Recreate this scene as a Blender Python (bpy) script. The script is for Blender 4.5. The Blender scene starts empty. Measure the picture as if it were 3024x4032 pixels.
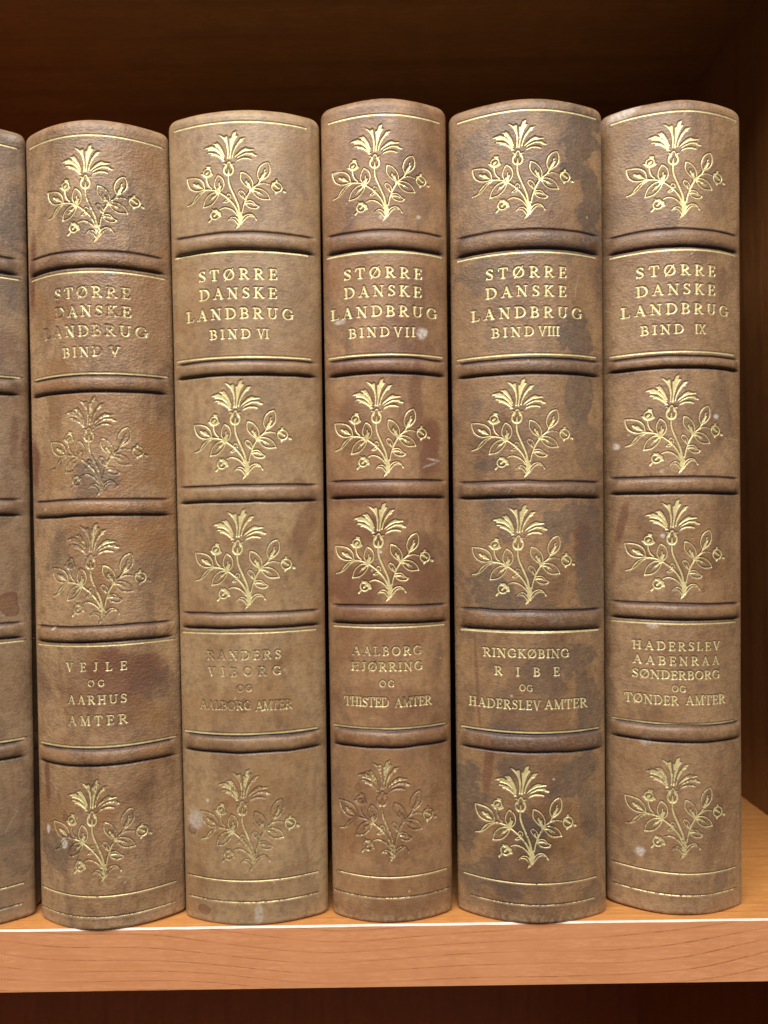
import bpy, math, random
import numpy as np
from mathutils import Matrix, Vector

# ------------------------------------------------------------------ camera
scene = bpy.context.scene
COL = scene.collection
cam_d = bpy.data.cameras.new('camera')
cam = bpy.data.objects.new('camera', cam_d)
COL.objects.link(cam)
scene.camera = cam
cam_d.sensor_fit = 'VERTICAL'
cam_d.sensor_height = 34.6
cam_d.lens = 26.0
cam_d.clip_start = 0.01
cam_d.clip_end = 50
cam.matrix_world = (Matrix.Translation((0, -0.25, 0.1264))
                    @ Matrix.Rotation(math.radians(91.4), 4, 'X')
                    @ Matrix.Rotation(math.radians(-0.85), 4, 'Z'))
cam_d.dof.use_dof = True
cam_d.dof.focus_distance = 0.252
cam_d.dof.aperture_fstop = 11.0

# ------------------------------------------------------------------ world, lamps, exposure
world = bpy.data.worlds.new('World')
scene.world = world
world.use_nodes = True
bg = world.node_tree.nodes['Background']
bg.inputs[0].default_value = (0.62, 0.72, 0.9, 1)
bg.inputs[1].default_value = 0.045

def area(name, loc, target, sx, sy, power, color):
    d = bpy.data.lights.new(name, 'AREA')
    d.shape = 'RECTANGLE'; d.size = sx; d.size_y = sy
    d.energy = power; d.color = color
    o = bpy.data.objects.new(name, d); COL.objects.link(o)
    o.location = loc
    o.rotation_euler = (Vector(target) - Vector(loc)).to_track_quat('-Z', 'Y').to_euler()
    return o

# two ceiling fittings of the room in front of the bookcase
area('ceiling_lamp', (-0.40, -0.95, 1.36), (0, 0, 0.13), 1.4, 0.8, 47.0, (1.0, 0.955, 0.89))
area('ceiling_lamp', (0.50, -1.60, 1.60), (0, 0, 0.13), 1.4, 0.8, 40.0, (1.0, 0.955, 0.89))

scene.view_settings.view_transform = 'Standard'
scene.view_settings.look = 'None'
scene.view_settings.exposure = 0.0
scene.view_settings.gamma = 1.0
scene.view_settings.use_curve_mapping = False
scene.render.engine = 'CYCLES'
scene.cycles.use_denoising = True
try:
    scene.cycles.denoiser = 'OPENIMAGEDENOISE'
    scene.cycles.denoising_input_passes = 'RGB_ALBEDO_NORMAL'
except Exception:
    pass
scene.cycles.max_bounces = 8
scene.cycles.transparent_max_bounces = 8

# measured layout of each volume, millimetres: rules (z, x from, x to), bands (top, bottom), flowers and words (x0, x1, z0, z1), stains
BOOKS = {
 'IV': dict(x=-142.43,
   y=-1.2,
   yaw=-1.0,
   lean=-0.637,
   hw0=23.9,
   dhw=0.00122,
   sag=7.6,
   H=264.4,
   rules=[(257.62, -21.52, 23.48), (212.71, -21.85, 23.53), (179.44, -21.07, 23.06), (91.31, -22.16, 22.9), (59.02, -21.52, 22.76), (11.53, -22.46, 21.37), (4.94, -22.39, 20.96)],
   bands=[(219.43, 214.21), (178.66, 173.47), (138.28, 133.13), (97.31, 92.4), (58.07, 53.0)],
   fl=[(-14.02, 17.07, 221.76, 254.22), (-14.62, 16.38, 138.91, 171.47), (-15.18, 16.4, 97.55, 130.47), (-16.66, 15.25, 15.42, 48.36)],
   title=[('STØRRE', -12.02, 12.46, 203.68, 207.43), ('DANSKE', -11.94, 12.45, 197.49, 201.24), ('LANDBRUG', -16.67, 17.02, 191.13, 194.88), ('BIND', -9.45, 3.64, 184.44, 187.75), ('IV', 4.32, 10.69, 184.47, 187.78)],
   place=[],
   st=[('d', 22.08, 257.12, 6.02, 9.02, 0, 0.6), ('d', 23.28, 232.13, 6.02, 9.02, 0, 0.8), ('d', 21.4, 208.91, 6.02, 7.52, 0, 0.6), ('r', 23.74, 156.45, 1.2, 9.02, 2, 0.7), ('r', 20.7, 159.6, 1.2, 7.52, 0, 0.5), ('r', 18.68, 103.2, 3.01, 4.21, 0, 0.8), ('r', 18.82, 190.43, 3.01, 6.02, 0, 0.4), ('b', 22.12, 150.37, 4.51, 12.03, 0, 0.35), ('b', 20.94, 176.5, 7.52, 3.01, 0, 0.5), ('b', 20.36, 135.13, 7.52, 2.71, 0, 0.5), ('p', 21.35, 261.05, 3.01, 1.5, 0, 0.4)]),
 'V': dict(x=-91.66,
   y=-1.6,
   yaw=2.0,
   lean=-0.884,
   hw0=23.9,
   dhw=0.00122,
   sag=7.6,
   H=263.5,
   rules=[(257.12, -21.52, 23.48), (212.21, -21.85, 23.53), (178.94, -21.07, 23.06), (90.81, -22.16, 22.9), (58.52, -21.52, 22.76), (11.03, -22.46, 21.37), (4.44, -22.39, 20.96)],
   bands=[(218.93, 213.71), (178.16, 172.97), (137.78, 132.63), (96.81, 91.9), (57.57, 52.5)],
   fl=[(-14.02, 17.07, 221.76, 254.22), (-14.62, 16.38, 138.91, 171.47), (-15.18, 16.4, 97.55, 130.47), (-16.66, 15.25, 15.42, 48.36)],
   title=[('STØRRE', -12.02, 12.46, 203.68, 207.43), ('DANSKE', -11.94, 12.45, 197.49, 201.24), ('LANDBRUG', -16.67, 17.02, 191.13, 194.88), ('BIND', -9.45, 3.64, 184.44, 187.75), ('V', 5.82, 9.19, 184.47, 187.78)],
   place=[('VEJLE', -10.59, 9.06, 82.62, 85.62), ('OG', -3.16, 2.24, 77.67, 80.02), ('AARHUS', -10.24, 8.85, 72.12, 75.12), ('AMTER', -10.17, 8.95, 65.39, 68.58)],
   st=[('d', 5.32, 234.6, 8.27, 6.77, -30, 0.4), ('d', 0.61, 144.49, 7.52, 5.72, -20, 0.7), ('d', -1.65, 143.06, 4.51, 3.76, 0, 0.5), ('o', 17.81, 155.19, 6.77, 7.52, 0, 0.85), ('o', -7.79, 151.57, 7.52, 9.02, 0, 0.45), ('o', 0.39, 169.29, 12.03, 7.52, 0, 0.45), ('o', 5.92, 160.2, 10.53, 6.02, 0, 0.4), ('b', 18.0, 165.24, 6.77, 9.02, 0, 0.5), ('b', 19.58, 146.77, 4.51, 6.02, 0, 0.5), ('o', 1.04, 130.26, 9.02, 7.52, 0, 0.5), ('o', 18.55, 126.73, 9.02, 9.02, 0, 0.75), ('b', 11.45, 131.48, 7.52, 3.31, 0, 0.6), ('d', -11.97, 120.13, 4.51, 7.52, 0, 0.5), ('r', 8.43, 80.63, 10.53, 9.33, 10, 0.75), ('r', 5.58, 74.94, 9.02, 12.03, 0, 0.45), ('r', -3.11, 75.35, 7.52, 9.02, 0, 0.3), ('d', 16.27, 76.64, 4.51, 6.02, 0, 0.35), ('d', -15.21, 26.35, 6.02, 6.02, 0, 0.55), ('r', -22.16, 150.38, 2.26, 8.27, 0, 0.85), ('r', -19.04, 47.34, 1.35, 8.72, 0, 0.75), ('r', -21.14, 214.87, 1.8, 13.54, 3, 0.8), ('o', -20.02, 206.76, 2.71, 4.51, 0, 0.7), ('r', -14.26, 41.84, 0.75, 2.11, -15, 0.6), ('r', -12.22, 35.72, 1.2, 1.8, 0, 0.6), ('p', -12.79, 27.2, 1.5, 2.26, 0, 0.85), ('p', -19.07, 30.77, 0.9, 1.8, 0, 0.8), ('p', -14.77, 96.31, 0.6, 0.6, 0, 0.8), ('o', -15.97, 34.4, 7.52, 6.02, 0, 0.5), ('b', 1.37, 7.61, 19.55, 7.52, 0, 0.5), ('b', 10.52, 186.14, 12.03, 6.02, 0, 0.4), ('o', -11.81, 202.03, 9.02, 6.02, 0, 0.5), ('o', 16.06, 199.03, 7.52, 9.02, 0, 0.4), ('d', -0.79, 255.86, 13.54, 4.51, 0, 0.35), ('b', 15.65, 245.55, 7.52, 9.02, 0, 0.35), ('d', 18.06, 235.25, 6.02, 4.51, 0, 0.3), ('r', -10.75, 60.34, 1.35, 1.8, 0, 0.4), ('b', 10.39, 44.68, 9.02, 4.51, 0, 0.5)]),
 'VI': dict(x=-43.94,
   y=0.3,
   yaw=1.0,
   lean=-0.371,
   hw0=23.79,
   dhw=0.00743,
   sag=5.2,
   H=267.25,
   rules=[(261.9, -22.83, 21.21), (218.77, -23.2, 20.92), (184.05, -23.42, 21.18), (93.93, -23.08, 21.27), (61.44, -22.51, 21.1), (14.38, -22.21, 20.59), (7.61, -21.95, 20.59)],
   bands=[(225.04, 219.24), (182.73, 178.02), (141.81, 136.49), (100.18, 95.49), (60.48, 55.37)],
   fl=[(-18.43, 14.65, 226.13, 259.0), (-17.27, 14.96, 143.85, 176.72), (-17.56, 15.47, 101.49, 134.36), (-17.07, 15.2, 17.31, 50.28)],
   title=[('STØRRE', -14.73, 11.18, 209.5, 213.25), ('DANSKE', -14.55, 10.95, 203.28, 207.03), ('LANDBRUG', -19.34, 16.09, 196.58, 200.33), ('BIND', -11.19, 2.3, 190.0, 193.31), ('VI', 4.48, 8.18, 189.96, 193.26)],
   place=[('RANDERS', -14.02, 10.27, 85.31, 88.31), ('VIBORG', -13.76, 10.24, 79.98, 82.98), ('OG', -4.06, 0.86, 74.98, 77.33), ('AALBORG', -16.79, 0.51, 69.11, 72.11), ('AMTER', 1.85, 13.49, 68.75, 71.95)],
   st=[('r', 18.78, 129.22, 3.31, 10.53, 15, 0.5), ('r', 16.04, 139.97, 3.91, 3.61, 0, 0.35), ('b', 16.48, 164.54, 7.52, 18.05, 0, 0.25), ('b', 17.1, 117.02, 5.26, 12.03, 0, 0.4), ('r', -1.66, 70.9, 1.8, 2.41, 20, 0.65), ('r', 8.89, 66.23, 1.5, 3.76, 0, 0.4), ('p', -18.61, 32.92, 3.31, 4.21, 0, 0.5), ('r', -19.86, 29.71, 1.5, 1.8, 0, 0.9), ('p', -14.67, 39.72, 0.6, 0.6, 0, 0.8), ('r', -16.59, 4.08, 2.41, 1.8, 0, 0.8), ('p', 1.95, 3.78, 1.5, 4.51, 0, 0.5), ('b', -3.82, 14.92, 18.05, 4.51, 0, 0.35), ('b', 14.31, 43.17, 7.52, 9.02, 0, 0.35), ('b', -1.56, 59.3, 18.05, 2.11, 0, 0.4), ('o', -6.46, 38.5, 12.03, 10.53, 0, 0.5), ('d', -12.37, 60.55, 3.01, 1.8, 0, 0.5), ('d', -13.96, 257.59, 1.35, 1.5, 0, 0.5), ('r', -22.7, 150.23, 1.35, 9.02, 0, 0.4), ('b', 11.93, 241.38, 9.02, 9.02, 0, 0.3)]),
 'VII': dict(x=1.13,
   y=0.3,
   yaw=1.0,
   lean=0.165,
   hw0=20.05,
   dhw=0.00535,
   sag=5.2,
   H=270.22,
   rules=[(263.51, -18.48, 18.58), (218.01, -19.61, 18.89), (184.2, -19.15, 18.58), (95.1, -18.41, 18.01), (62.49, -18.76, 17.84), (14.83, -17.72, 17.77), (8.29, -19.05, 18.51)],
   bands=[(224.89, 218.8), (182.77, 177.82), (142.77, 137.26), (101.9, 96.25), (61.79, 56.36)],
   fl=[(-17.41, 15.09, 227.95, 260.58), (-17.44, 14.14, 143.87, 176.45), (-17.64, 14.77, 103.27, 135.72), (-17.18, 14.7, 19.5, 52.48)],
   title=[('STØRRE', -13.82, 11.95, 209.41, 213.16), ('DANSKE', -13.77, 11.68, 203.34, 207.09), ('LANDBRUG', -18.35, 16.89, 196.66, 200.41), ('BIND', -12.38, 0.91, 189.99, 193.29), ('VII', 2.3, 9.44, 190.04, 193.34)],
   place=[('AALBORG', -12.43, 10.26, 85.94, 88.94), ('HJØRRING', -12.79, 10.5, 80.88, 83.88), ('OG', -3.74, 1.19, 75.7, 78.05), ('THISTED', -15.25, -0.66, 69.32, 72.52), ('AMTER', 1.12, 13.45, 69.27, 72.47)],
   st=[('r', 3.02, 187.96, 9.02, 8.27, 20, 0.5), ('r', 13.41, 153.25, 3.91, 12.03, 0, 0.75), ('r', 9.7, 169.91, 2.41, 18.05, 0, 0.6), ('r', -9.04, 127.49, 9.02, 6.02, 0, 0.5), ('r', -6.92, 180.58, 13.54, 3.76, 0, 0.55), ('r', -11.69, 164.12, 4.51, 9.02, 0, 0.45), ('r', -8.91, 139.61, 12.03, 3.61, 0, 0.6), ('r', -12.3, 109.32, 9.02, 10.53, 0, 0.7), ('r', 8.96, 113.66, 9.02, 12.03, 0, 0.5), ('b', 2.66, 98.05, 16.54, 3.61, 0, 0.6), ('b', -1.35, 139.45, 19.55, 3.91, 0, 0.5), ('b', -0.86, 181.11, 19.55, 3.91, 0, 0.5), ('r', -0.68, 70.5, 12.03, 7.52, 0, 0.35), ('r', 1.03, 88.37, 9.02, 6.02, 0, 0.35), ('p', 11.72, 191.56, 2.11, 2.26, 0, 1.0), ('p', -15.8, 246.06, 2.11, 0.75, -20, 0.8), ('p', -1.04, 229.56, 1.2, 0.9, 0, 0.7), ('p', 11.29, 230.15, 1.2, 0.9, 0, 0.6), ('p', -15.24, 195.77, 2.11, 0.9, 0, 0.7), ('p', 15.44, 149.64, 2.71, 0.45, 10, 0.7), ('p', 13.81, 147.89, 3.31, 0.45, -20, 0.4), ('p', -3.1, 119.59, 1.05, 0.75, 0, 0.9), ('r', -10.6, 43.27, 1.35, 1.5, 0, 0.5), ('b', 0.25, 24.54, 15.04, 3.76, 0, 0.5), ('b', -0.0, 3.94, 15.04, 3.31, 0, 0.5)]),
 'VIII': dict(x=46.51,
   y=-1.4,
   yaw=-3.2,
   lean=0.592,
   hw0=24.52,
   dhw=0.00533,
   sag=6.4,
   H=268.65,
   rules=[(263.52, -22.71, 23.1), (216.5, -23.03, 22.48), (183.11, -23.26, 22.19), (92.97, -22.75, 22.06), (60.94, -22.79, 21.78), (12.82, -22.54, 20.53), (6.14, -20.24, 19.57)],
   bands=[(223.92, 217.58), (181.52, 176.78), (141.68, 136.51), (99.9, 93.71), (60.06, 54.5)],
   fl=[(-18.19, 14.99, 227.3, 260.48), (-19.09, 13.97, 142.78, 175.45), (-19.15, 14.15, 101.72, 134.38), (-18.77, 13.77, 17.58, 50.49)],
   title=[('STØRRE', -14.09, 12.03, 208.27, 212.02), ('DANSKE', -14.14, 11.9, 202.04, 205.79), ('LANDBRUG', -18.82, 17.29, 195.12, 198.87), ('BIND', -12.38, 1.06, 188.97, 192.27), ('VIII', 2.44, 9.5, 189.11, 192.41)],
   place=[('RINGKØBING', -15.89, 11.64, 84.75, 87.75), ('RIBE', -12.3, 8.42, 78.87, 81.87), ('OG', -4.57, -0.33, 74.01, 76.36), ('HADERSLEV', -20.49, 2.2, 68.15, 71.35), ('AMTER', 3.38, 17.83, 68.25, 71.45)],
   st=[('d', 18.3, 254.18, 6.32, 11.28, 0, 0.9), ('d', 21.0, 234.61, 5.26, 13.54, 0, 0.85), ('d', -19.63, 252.68, 4.81, 6.77, 0, 0.7), ('d', -9.95, 256.4, 3.76, 4.51, 0, 0.5), ('d', -15.45, 211.11, 6.77, 4.21, 0, 0.6), ('d', -16.97, 205.97, 3.76, 3.01, 0, 0.5), ('d', 14.55, 189.62, 7.22, 5.11, 10, 0.9), ('d', 11.38, 194.69, 4.51, 2.26, 0, 0.5), ('d', 16.79, 169.19, 4.21, 10.53, 0, 0.8), ('d', -12.99, 146.78, 4.51, 2.26, 0, 0.8), ('d', 18.3, 154.02, 5.26, 9.02, 0, 0.5), ('d', 13.08, 129.65, 11.28, 5.72, -15, 0.75), ('d', 19.5, 112.93, 5.26, 13.54, 0, 0.75), ('d', -9.46, 132.01, 6.77, 5.72, 0, 0.7), ('d', -14.75, 106.3, 9.02, 6.77, 0, 0.8), ('d', -3.14, 102.81, 9.02, 3.76, 0, 0.4), ('r', 17.09, 122.83, 3.76, 6.02, 0, 0.7), ('d', 12.56, 83.18, 8.27, 6.77, 0, 0.75), ('d', 4.03, 77.58, 6.02, 6.02, 0, 0.55), ('d', 17.3, 70.83, 4.51, 6.77, 0, 0.7), ('d', -9.3, 60.61, 6.02, 2.41, 0, 0.75), ('d', 21.46, 62.78, 3.01, 6.02, 0, 0.7), ('d', -20.34, 41.32, 4.81, 6.77, 0, 0.85), ('d', -21.15, 30.52, 4.21, 8.27, 0, 0.7), ('d', -6.5, 49.27, 4.21, 3.01, 0, 0.7), ('d', 14.53, 44.3, 6.02, 6.02, -30, 0.75), ('d', 16.65, 57.44, 3.76, 7.52, 0, 0.7), ('d', 17.69, 33.4, 3.01, 9.78, 0, 0.6), ('d', -2.31, 30.37, 5.26, 6.02, 0, 0.9), ('d', -0.18, 24.58, 3.31, 4.51, 0, 0.7), ('d', -17.61, 13.37, 6.77, 4.51, 0, 0.7), ('d', -8.27, 10.02, 4.51, 3.31, 0, 0.7), ('d', 19.05, 7.07, 4.51, 4.51, 0, 0.5), ('r', -14.46, 48.4, 1.65, 10.53, 4, 0.6), ('r', -17.89, 76.55, 0.6, 19.55, -3, 0.5), ('r', 7.03, 228.66, 1.35, 1.35, 0, 0.9), ('b', -0.87, 28.96, 16.54, 10.53, 0, 0.7), ('b', 10.89, 2.01, 9.02, 4.51, 0, 0.5), ('d', 10.53, 265.04, 9.02, 4.51, 0, 0.5), ('d', -6.21, 261.95, 7.52, 3.01, 0, 0.4), ('d', 0.48, 177.74, 12.03, 9.02, 0, 0.3), ('d', 10.05, 218.97, 12.03, 3.31, 0, 0.5), ('d', 12.83, 180.34, 12.03, 3.01, 0, 0.6), ('d', 13.99, 139.46, 10.53, 2.41, 0, 0.5), ('d', 13.52, 97.34, 10.53, 3.31, 0, 0.55), ('d', 2.34, 57.66, 15.04, 2.41, 0, 0.4)]),
 'IX': dict(x=95.12,
   y=2.4,
   yaw=-4.0,
   lean=0.994,
   hw0=22.39,
   dhw=0.00487,
   sag=6.6,
   H=269.22,
   rules=[(264.12, -20.2, 21.45), (217.91, -20.83, 20.31), (184.1, -20.89, 19.52), (94.59, -20.72, 19.34), (61.92, -20.55, 18.47), (13.65, -20.61, 18.72), (6.7, -20.64, 19.04)],
   bands=[(224.74, 218.88), (182.54, 178.69), (142.63, 137.31), (100.9, 95.75), (61.34, 56.02)],
   fl=[(-16.07, 16.53, 228.2, 261.23), (-16.83, 15.03, 143.66, 176.63), (-16.97, 15.35, 102.39, 135.52), (-17.23, 14.85, 18.35, 51.44)],
   title=[('STØRRE', -13.34, 12.34, 209.38, 213.13), ('DANSKE', -13.29, 12.18, 203.07, 206.82), ('LANDBRUG', -17.72, 17.3, 196.55, 200.3), ('BIND', -12.07, 1.17, 190.03, 193.33), ('IX', 4.91, 8.77, 190.05, 193.35)],
   place=[('HADERSLEV', -14.91, 13.28, 85.78, 88.78), ('AABENRAA', -14.81, 12.95, 81.02, 84.02), ('SØNDERBORG', -15.04, 13.02, 76.41, 79.41), ('OG', -3.29, 1.23, 72.27, 74.62), ('TØNDER', -17.21, -1.17, 68.03, 71.23), ('AMTER', 1.06, 15.12, 68.14, 71.33)],
   st=[('r', -17.87, 127.52, 1.35, 7.52, 8, 0.65), ('r', -19.49, 119.69, 0.9, 9.02, 8, 0.4), ('p', -19.36, 153.29, 1.35, 1.35, 0, 0.9), ('p', 12.43, 162.83, 1.05, 1.05, 0, 0.9), ('p', -5.7, 123.23, 0.9, 0.9, 0, 0.85), ('p', -12.9, 19.45, 1.96, 1.96, 0, 0.8), ('p', -16.91, 266.97, 6.02, 2.71, -12, 0.8), ('p', -5.86, 144.58, 0.75, 0.6, 0, 0.6), ('p', -8.9, 93.64, 2.11, 0.9, 0, 0.6), ('p', -11.12, 55.79, 2.11, 1.8, 0, 0.35), ('b', 17.6, 252.53, 3.76, 18.05, 0, 0.5), ('d', 12.71, 235.7, 4.51, 7.52, 0, 0.35), ('d', 14.83, 166.08, 3.76, 10.53, 0, 0.45), ('b', 12.57, 118.38, 6.02, 13.54, 0, 0.5), ('r', -17.2, 31.77, 3.76, 7.52, 0, 0.35), ('b', 13.6, 33.38, 4.51, 16.54, 0, 0.4), ('b', -3.69, 29.57, 9.02, 10.53, 0, 0.35), ('d', 13.39, 10.87, 3.76, 3.76, 0, 0.5), ('b', 2.01, 10.47, 7.52, 3.76, 0, 0.5), ('b', 3.46, 1.55, 9.02, 3.01, 0, 0.6), ('b', -3.36, 86.61, 16.54, 6.02, 0, 0.3), ('b', -1.12, 217.79, 18.05, 2.71, 0, 0.35)]),
}

# ------------------------------------------------------------------ node helpers
class NT:
    def __init__(s, name):
        s.m = bpy.data.materials.new(name); s.m.use_nodes = True
        s.t = s.m.node_tree; s.t.nodes.clear()
    def n(s, typ, **kw):
        nd = s.t.nodes.new(typ)
        for k, v in kw.items():
            if k == 'ins':
                for kk, vv in v.items():
                    if isinstance(vv, bpy.types.NodeSocket): s.t.links.new(vv, nd.inputs[kk])
                    else: nd.inputs[kk].default_value = vv
            else: setattr(nd, k, v)
        return nd
    def coord(s): return s.n('ShaderNodeTexCoord').outputs['Object']
    def mapping(s, v, loc=(0,0,0), rot=(0,0,0), sc=(1,1,1)):
        return s.n('ShaderNodeMapping', ins={'Vector': v, 'Location': loc, 'Rotation': rot, 'Scale': sc}).outputs[0]
    def noise(s, v, scale, detail=3, rough=.5, dist=0.):
        return s.n('ShaderNodeTexNoise', ins={'Vector': v, 'Scale': scale, 'Detail': detail, 'Roughness': rough, 'Distortion': dist}).outputs['Fac']
    def ramp(s, f, a, b, lo=0., hi=1., smooth=True):
        return s.n('ShaderNodeMapRange', interpolation_type='SMOOTHSTEP' if smooth else 'LINEAR',
                   ins={0: f, 1: a, 2: b, 3: lo, 4: hi}).outputs[0]
    def math(s, op, a, b=0., c=None):
        ins = {0: a, 1: b}
        if c is not None: ins[2] = c
        return s.n('ShaderNodeMath', operation=op, ins=ins).outputs[0]
    def mix(s, f, a, b, mode='MIX'):
        nd = s.n('ShaderNodeMix', data_type='RGBA', blend_type=mode)
        for i, v in ((0, f), (6, a), (7, b)):
            if isinstance(v, bpy.types.NodeSocket): s.t.links.new(v, nd.inputs[i])
            else: nd.inputs[i].default_value = v if i == 0 else (*v, 1)
        return nd.outputs[2]
    def attr(s, name): return s.n('ShaderNodeAttribute', attribute_name=name).outputs['Fac']
    def out(s, shader):
        s.t.links.new(shader, s.n('ShaderNodeOutputMaterial').inputs[0]); return s.m

def leather(name, light, mid, deep, seed, grain, mottle):
    k = NT(name)
    co = k.mapping(k.coord(), loc=(seed * 1.7, seed * .9, seed * 2.3))
    c = k.mix(k.ramp(k.noise(co, 28, 4, .55), .22, .78), mid, light)
    c = k.mix(k.math('MULTIPLY', k.ramp(k.noise(k.mapping(co, sc=(1, 1, .55), loc=(3, 1, 0)), 75, 5, .6, .6), .48, .66), mottle), c, deep)
    # fine speckle of the hide
    sp = k.noise(co, 950, 3, .65)
    c = k.mix(k.ramp(sp, .3, .7, .0, .42), c, k.mix(.5, c, (1.0, .88, .68), 'OVERLAY'))
    c = k.mix(k.ramp(k.noise(co, 420, 4, .6), .42, .7, 0., .40), c, deep)
    # vertical handling streaks
    c = k.mix(k.ramp(k.noise(k.mapping(co, sc=(1, 1, .08)), 260, 3, .5), .5, .75, 0., .22), c, deep)
    # stains and wear of their own shape
    c = k.mix(k.attr('burnish'), c, k.mix(1., c, (.64, .54, .48), 'MULTIPLY'))
    c = k.mix(k.attr('amber'), c, (.225, .108, .042))
    c = k.mix(k.attr('rust'), c, (.120, .045, .024))
    dk = k.math('MULTIPLY', k.attr('ink'), k.ramp(k.noise(co, 700, 3, .6), .25, .62, .62, 1.))
    c = k.mix(dk, c, (.078, .056, .044))
    c = k.mix(k.attr('tool_shade'), c, (.026, .018, .024))  # tooling dye, and the shade painted on the cord flanks
    c = k.mix(k.math('MULTIPLY', k.attr('chalk'), k.ramp(k.noise(co, 900, 3, .6), .3, .6, .35, 1.)), c, (.50, .44, .38))
    c = k.mix(k.math('MULTIPLY', k.attr('scuff'), k.ramp(k.noise(co, 650, 3, .6), .42, .62)), c, (.32, .215, .13))
    # pebble grain
    v = k.n('ShaderNodeTexVoronoi', ins={'Vector': co, 'Scale': 1150., 'Randomness': 1.}).outputs['Distance']
    wr = k.noise(k.mapping(co, sc=(.6, 1, 1.5)), 900, 3, .6, .8)
    h = k.math('ADD', k.math('MULTIPLY', v, .45), k.math('MULTIPLY', wr, .9))
    h = k.math('ADD', h, k.math('MULTIPLY', k.noise(co, 260, 3, .5), .9))
    b = k.n('ShaderNodeBump', ins={'Height': h, 'Strength': grain, 'Distance': .00025})
    r = k.ramp(k.noise(co, 120, 4, .6), .3, .7, .37, .52)
    p = k.n('ShaderNodeBsdfPrincipled', ins={'Base Color': c, 'Roughness': r, 'Normal': b.outputs[0], 'Specular IOR Level': .42})
    return k.out(p.outputs[0])

def gilding(name):
    k = NT(name)
    co = k.coord()
    n = k.noise(co, 1250, 4, .66)
    n2 = k.noise(co, 160, 3, .5)
    m = k.math('ADD', k.math('MULTIPLY', n, .80), k.math('MULTIPLY', n2, .24))
    w = k.attr('wear')
    fac = k.ramp(k.math('SUBTRACT', m, k.math('MULTIPLY_ADD', w, .62, .21)), -.05, .06)
    c = k.mix(k.ramp(k.noise(co, 420, 3, .6), .35, .65), (.74, .62, .31), (.60, .48, .22))
    b = k.n('ShaderNodeBump', ins={'Height': k.noise(co, 1500, 2, .5), 'Strength': .35, 'Distance': .0002})
    p = k.n('ShaderNodeBsdfPrincipled', ins={'Base Color': c, 'Metallic': .40, 'Roughness': .40, 'Normal': b.outputs[0]})
    tr = k.n('ShaderNodeBsdfTransparent')
    mx = k.n('ShaderNodeMixShader', ins={0: fac, 1: tr.outputs[0], 2: p.outputs[0]})
    return k.out(mx.outputs[0])

def veneer(name, axis, cross, pale, dark, line, linescale, rough, seed=0., lw=.2, wave=(14., .03), strength=1., dash=.35):
    """wood print: long fibres along axis, thin darker growth lines"""
    k = NT(name)
    co = k.mapping(k.coord(), loc=(seed, seed * .7, seed * .3))
    s = [1., 1., 1.]; s[axis] = .045
    st = [1., 1., 1.]; st[axis] = wave[2] if len(wave) > 2 else .11
    fib = k.noise(k.mapping(co, sc=s), 900, 4, .65)
    fib2 = k.noise(k.mapping(co, sc=[q if i != axis else .02 for i, q in enumerate(s)]), 150, 3, .6)
    c = k.mix(k.ramp(fib, .3, .7), pale, dark)
    c = k.mix(k.ramp(fib2, .35, .7, 0., .55), c, dark)
    xyz = k.n('ShaderNodeSeparateXYZ', ins={0: co}).outputs
    g = k.noise(k.mapping(co, sc=st), wave[0], 1.5, .4)
    g = k.math('MULTIPLY_ADD', g, wave[1], xyz[cross])
    f = k.math('FRACT', k.math('DIVIDE', g, linescale))
    ln = k.math('MULTIPLY', k.ramp(f, 0., lw * .35), k.ramp(f, lw * .35, lw, 1., 0.))
    ln = k.math('MULTIPLY', ln, strength)
    ln = k.math('MULTIPLY', ln, k.ramp(k.noise(k.mapping(co, sc=st), 60, 2, .5), .3, .6, .35, 1.))
    c = k.mix(ln, c, line)
    sp = k.noise(k.mapping(co, sc=[q if i != axis else .22 for i, q in enumerate((1., 1., 1.))]), 1100, 3, .7)
    c = k.mix(k.ramp(sp, .42, .58, 0., .75), c, dark)
    c = k.mix(k.ramp(k.noise(co, 60, 3, .5), .4, .7, 0., .25), c, pale)
    pr = k.ramp(k.noise(k.mapping(co, sc=st), 1500, 2, .5), .60, .72, 0., dash)
    c = k.mix(pr, c, line)
    b = k.n('ShaderNodeBump', ins={'Height': fib, 'Strength': .12, 'Distance': .0002})
    p = k.n('ShaderNodeBsdfPrincipled', ins={'Base Color': c, 'Roughness': rough, 'Normal': b.outputs[0], 'Specular IOR Level': .4})
    return k.out(p.outputs[0])

def plain(name, col, rough, bump=None):
    k = NT(name)
    co = k.coord()
    c = k.mix(k.ramp(k.noise(co, 300, 4, .6), .3, .7), col, tuple(q * .8 for q in col))
    p = k.n('ShaderNodeBsdfPrincipled', ins={'Base Color': c, 'Roughness': rough})
    return k.out(p.outputs[0])

def paper(name):
    k = NT(name)
    co = k.mapping(k.coord(), sc=(1, .02, .02))
    c = k.mix(k.noise(co, 2500, 2, .5), (.62, .52, .36), (.42, .33, .2))
    return k.out(k.n('ShaderNodeBsdfPrincipled', ins={'Base Color': c, 'Roughness': .8}).outputs[0])

# ------------------------------------------------------------------ object helpers
def tag(o, label=None, cat=None, group=None, kind=None):
    for k_, v in (('label', label), ('category', cat), ('group', group), ('kind', kind)):
        if v: o[k_] = v
    return o

def link(name, me, mat, parent):
    o = bpy.data.objects.new(name, me); COL.objects.link(o)
    me.materials.append(mat)
    if parent: o.parent = parent
    return o

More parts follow.
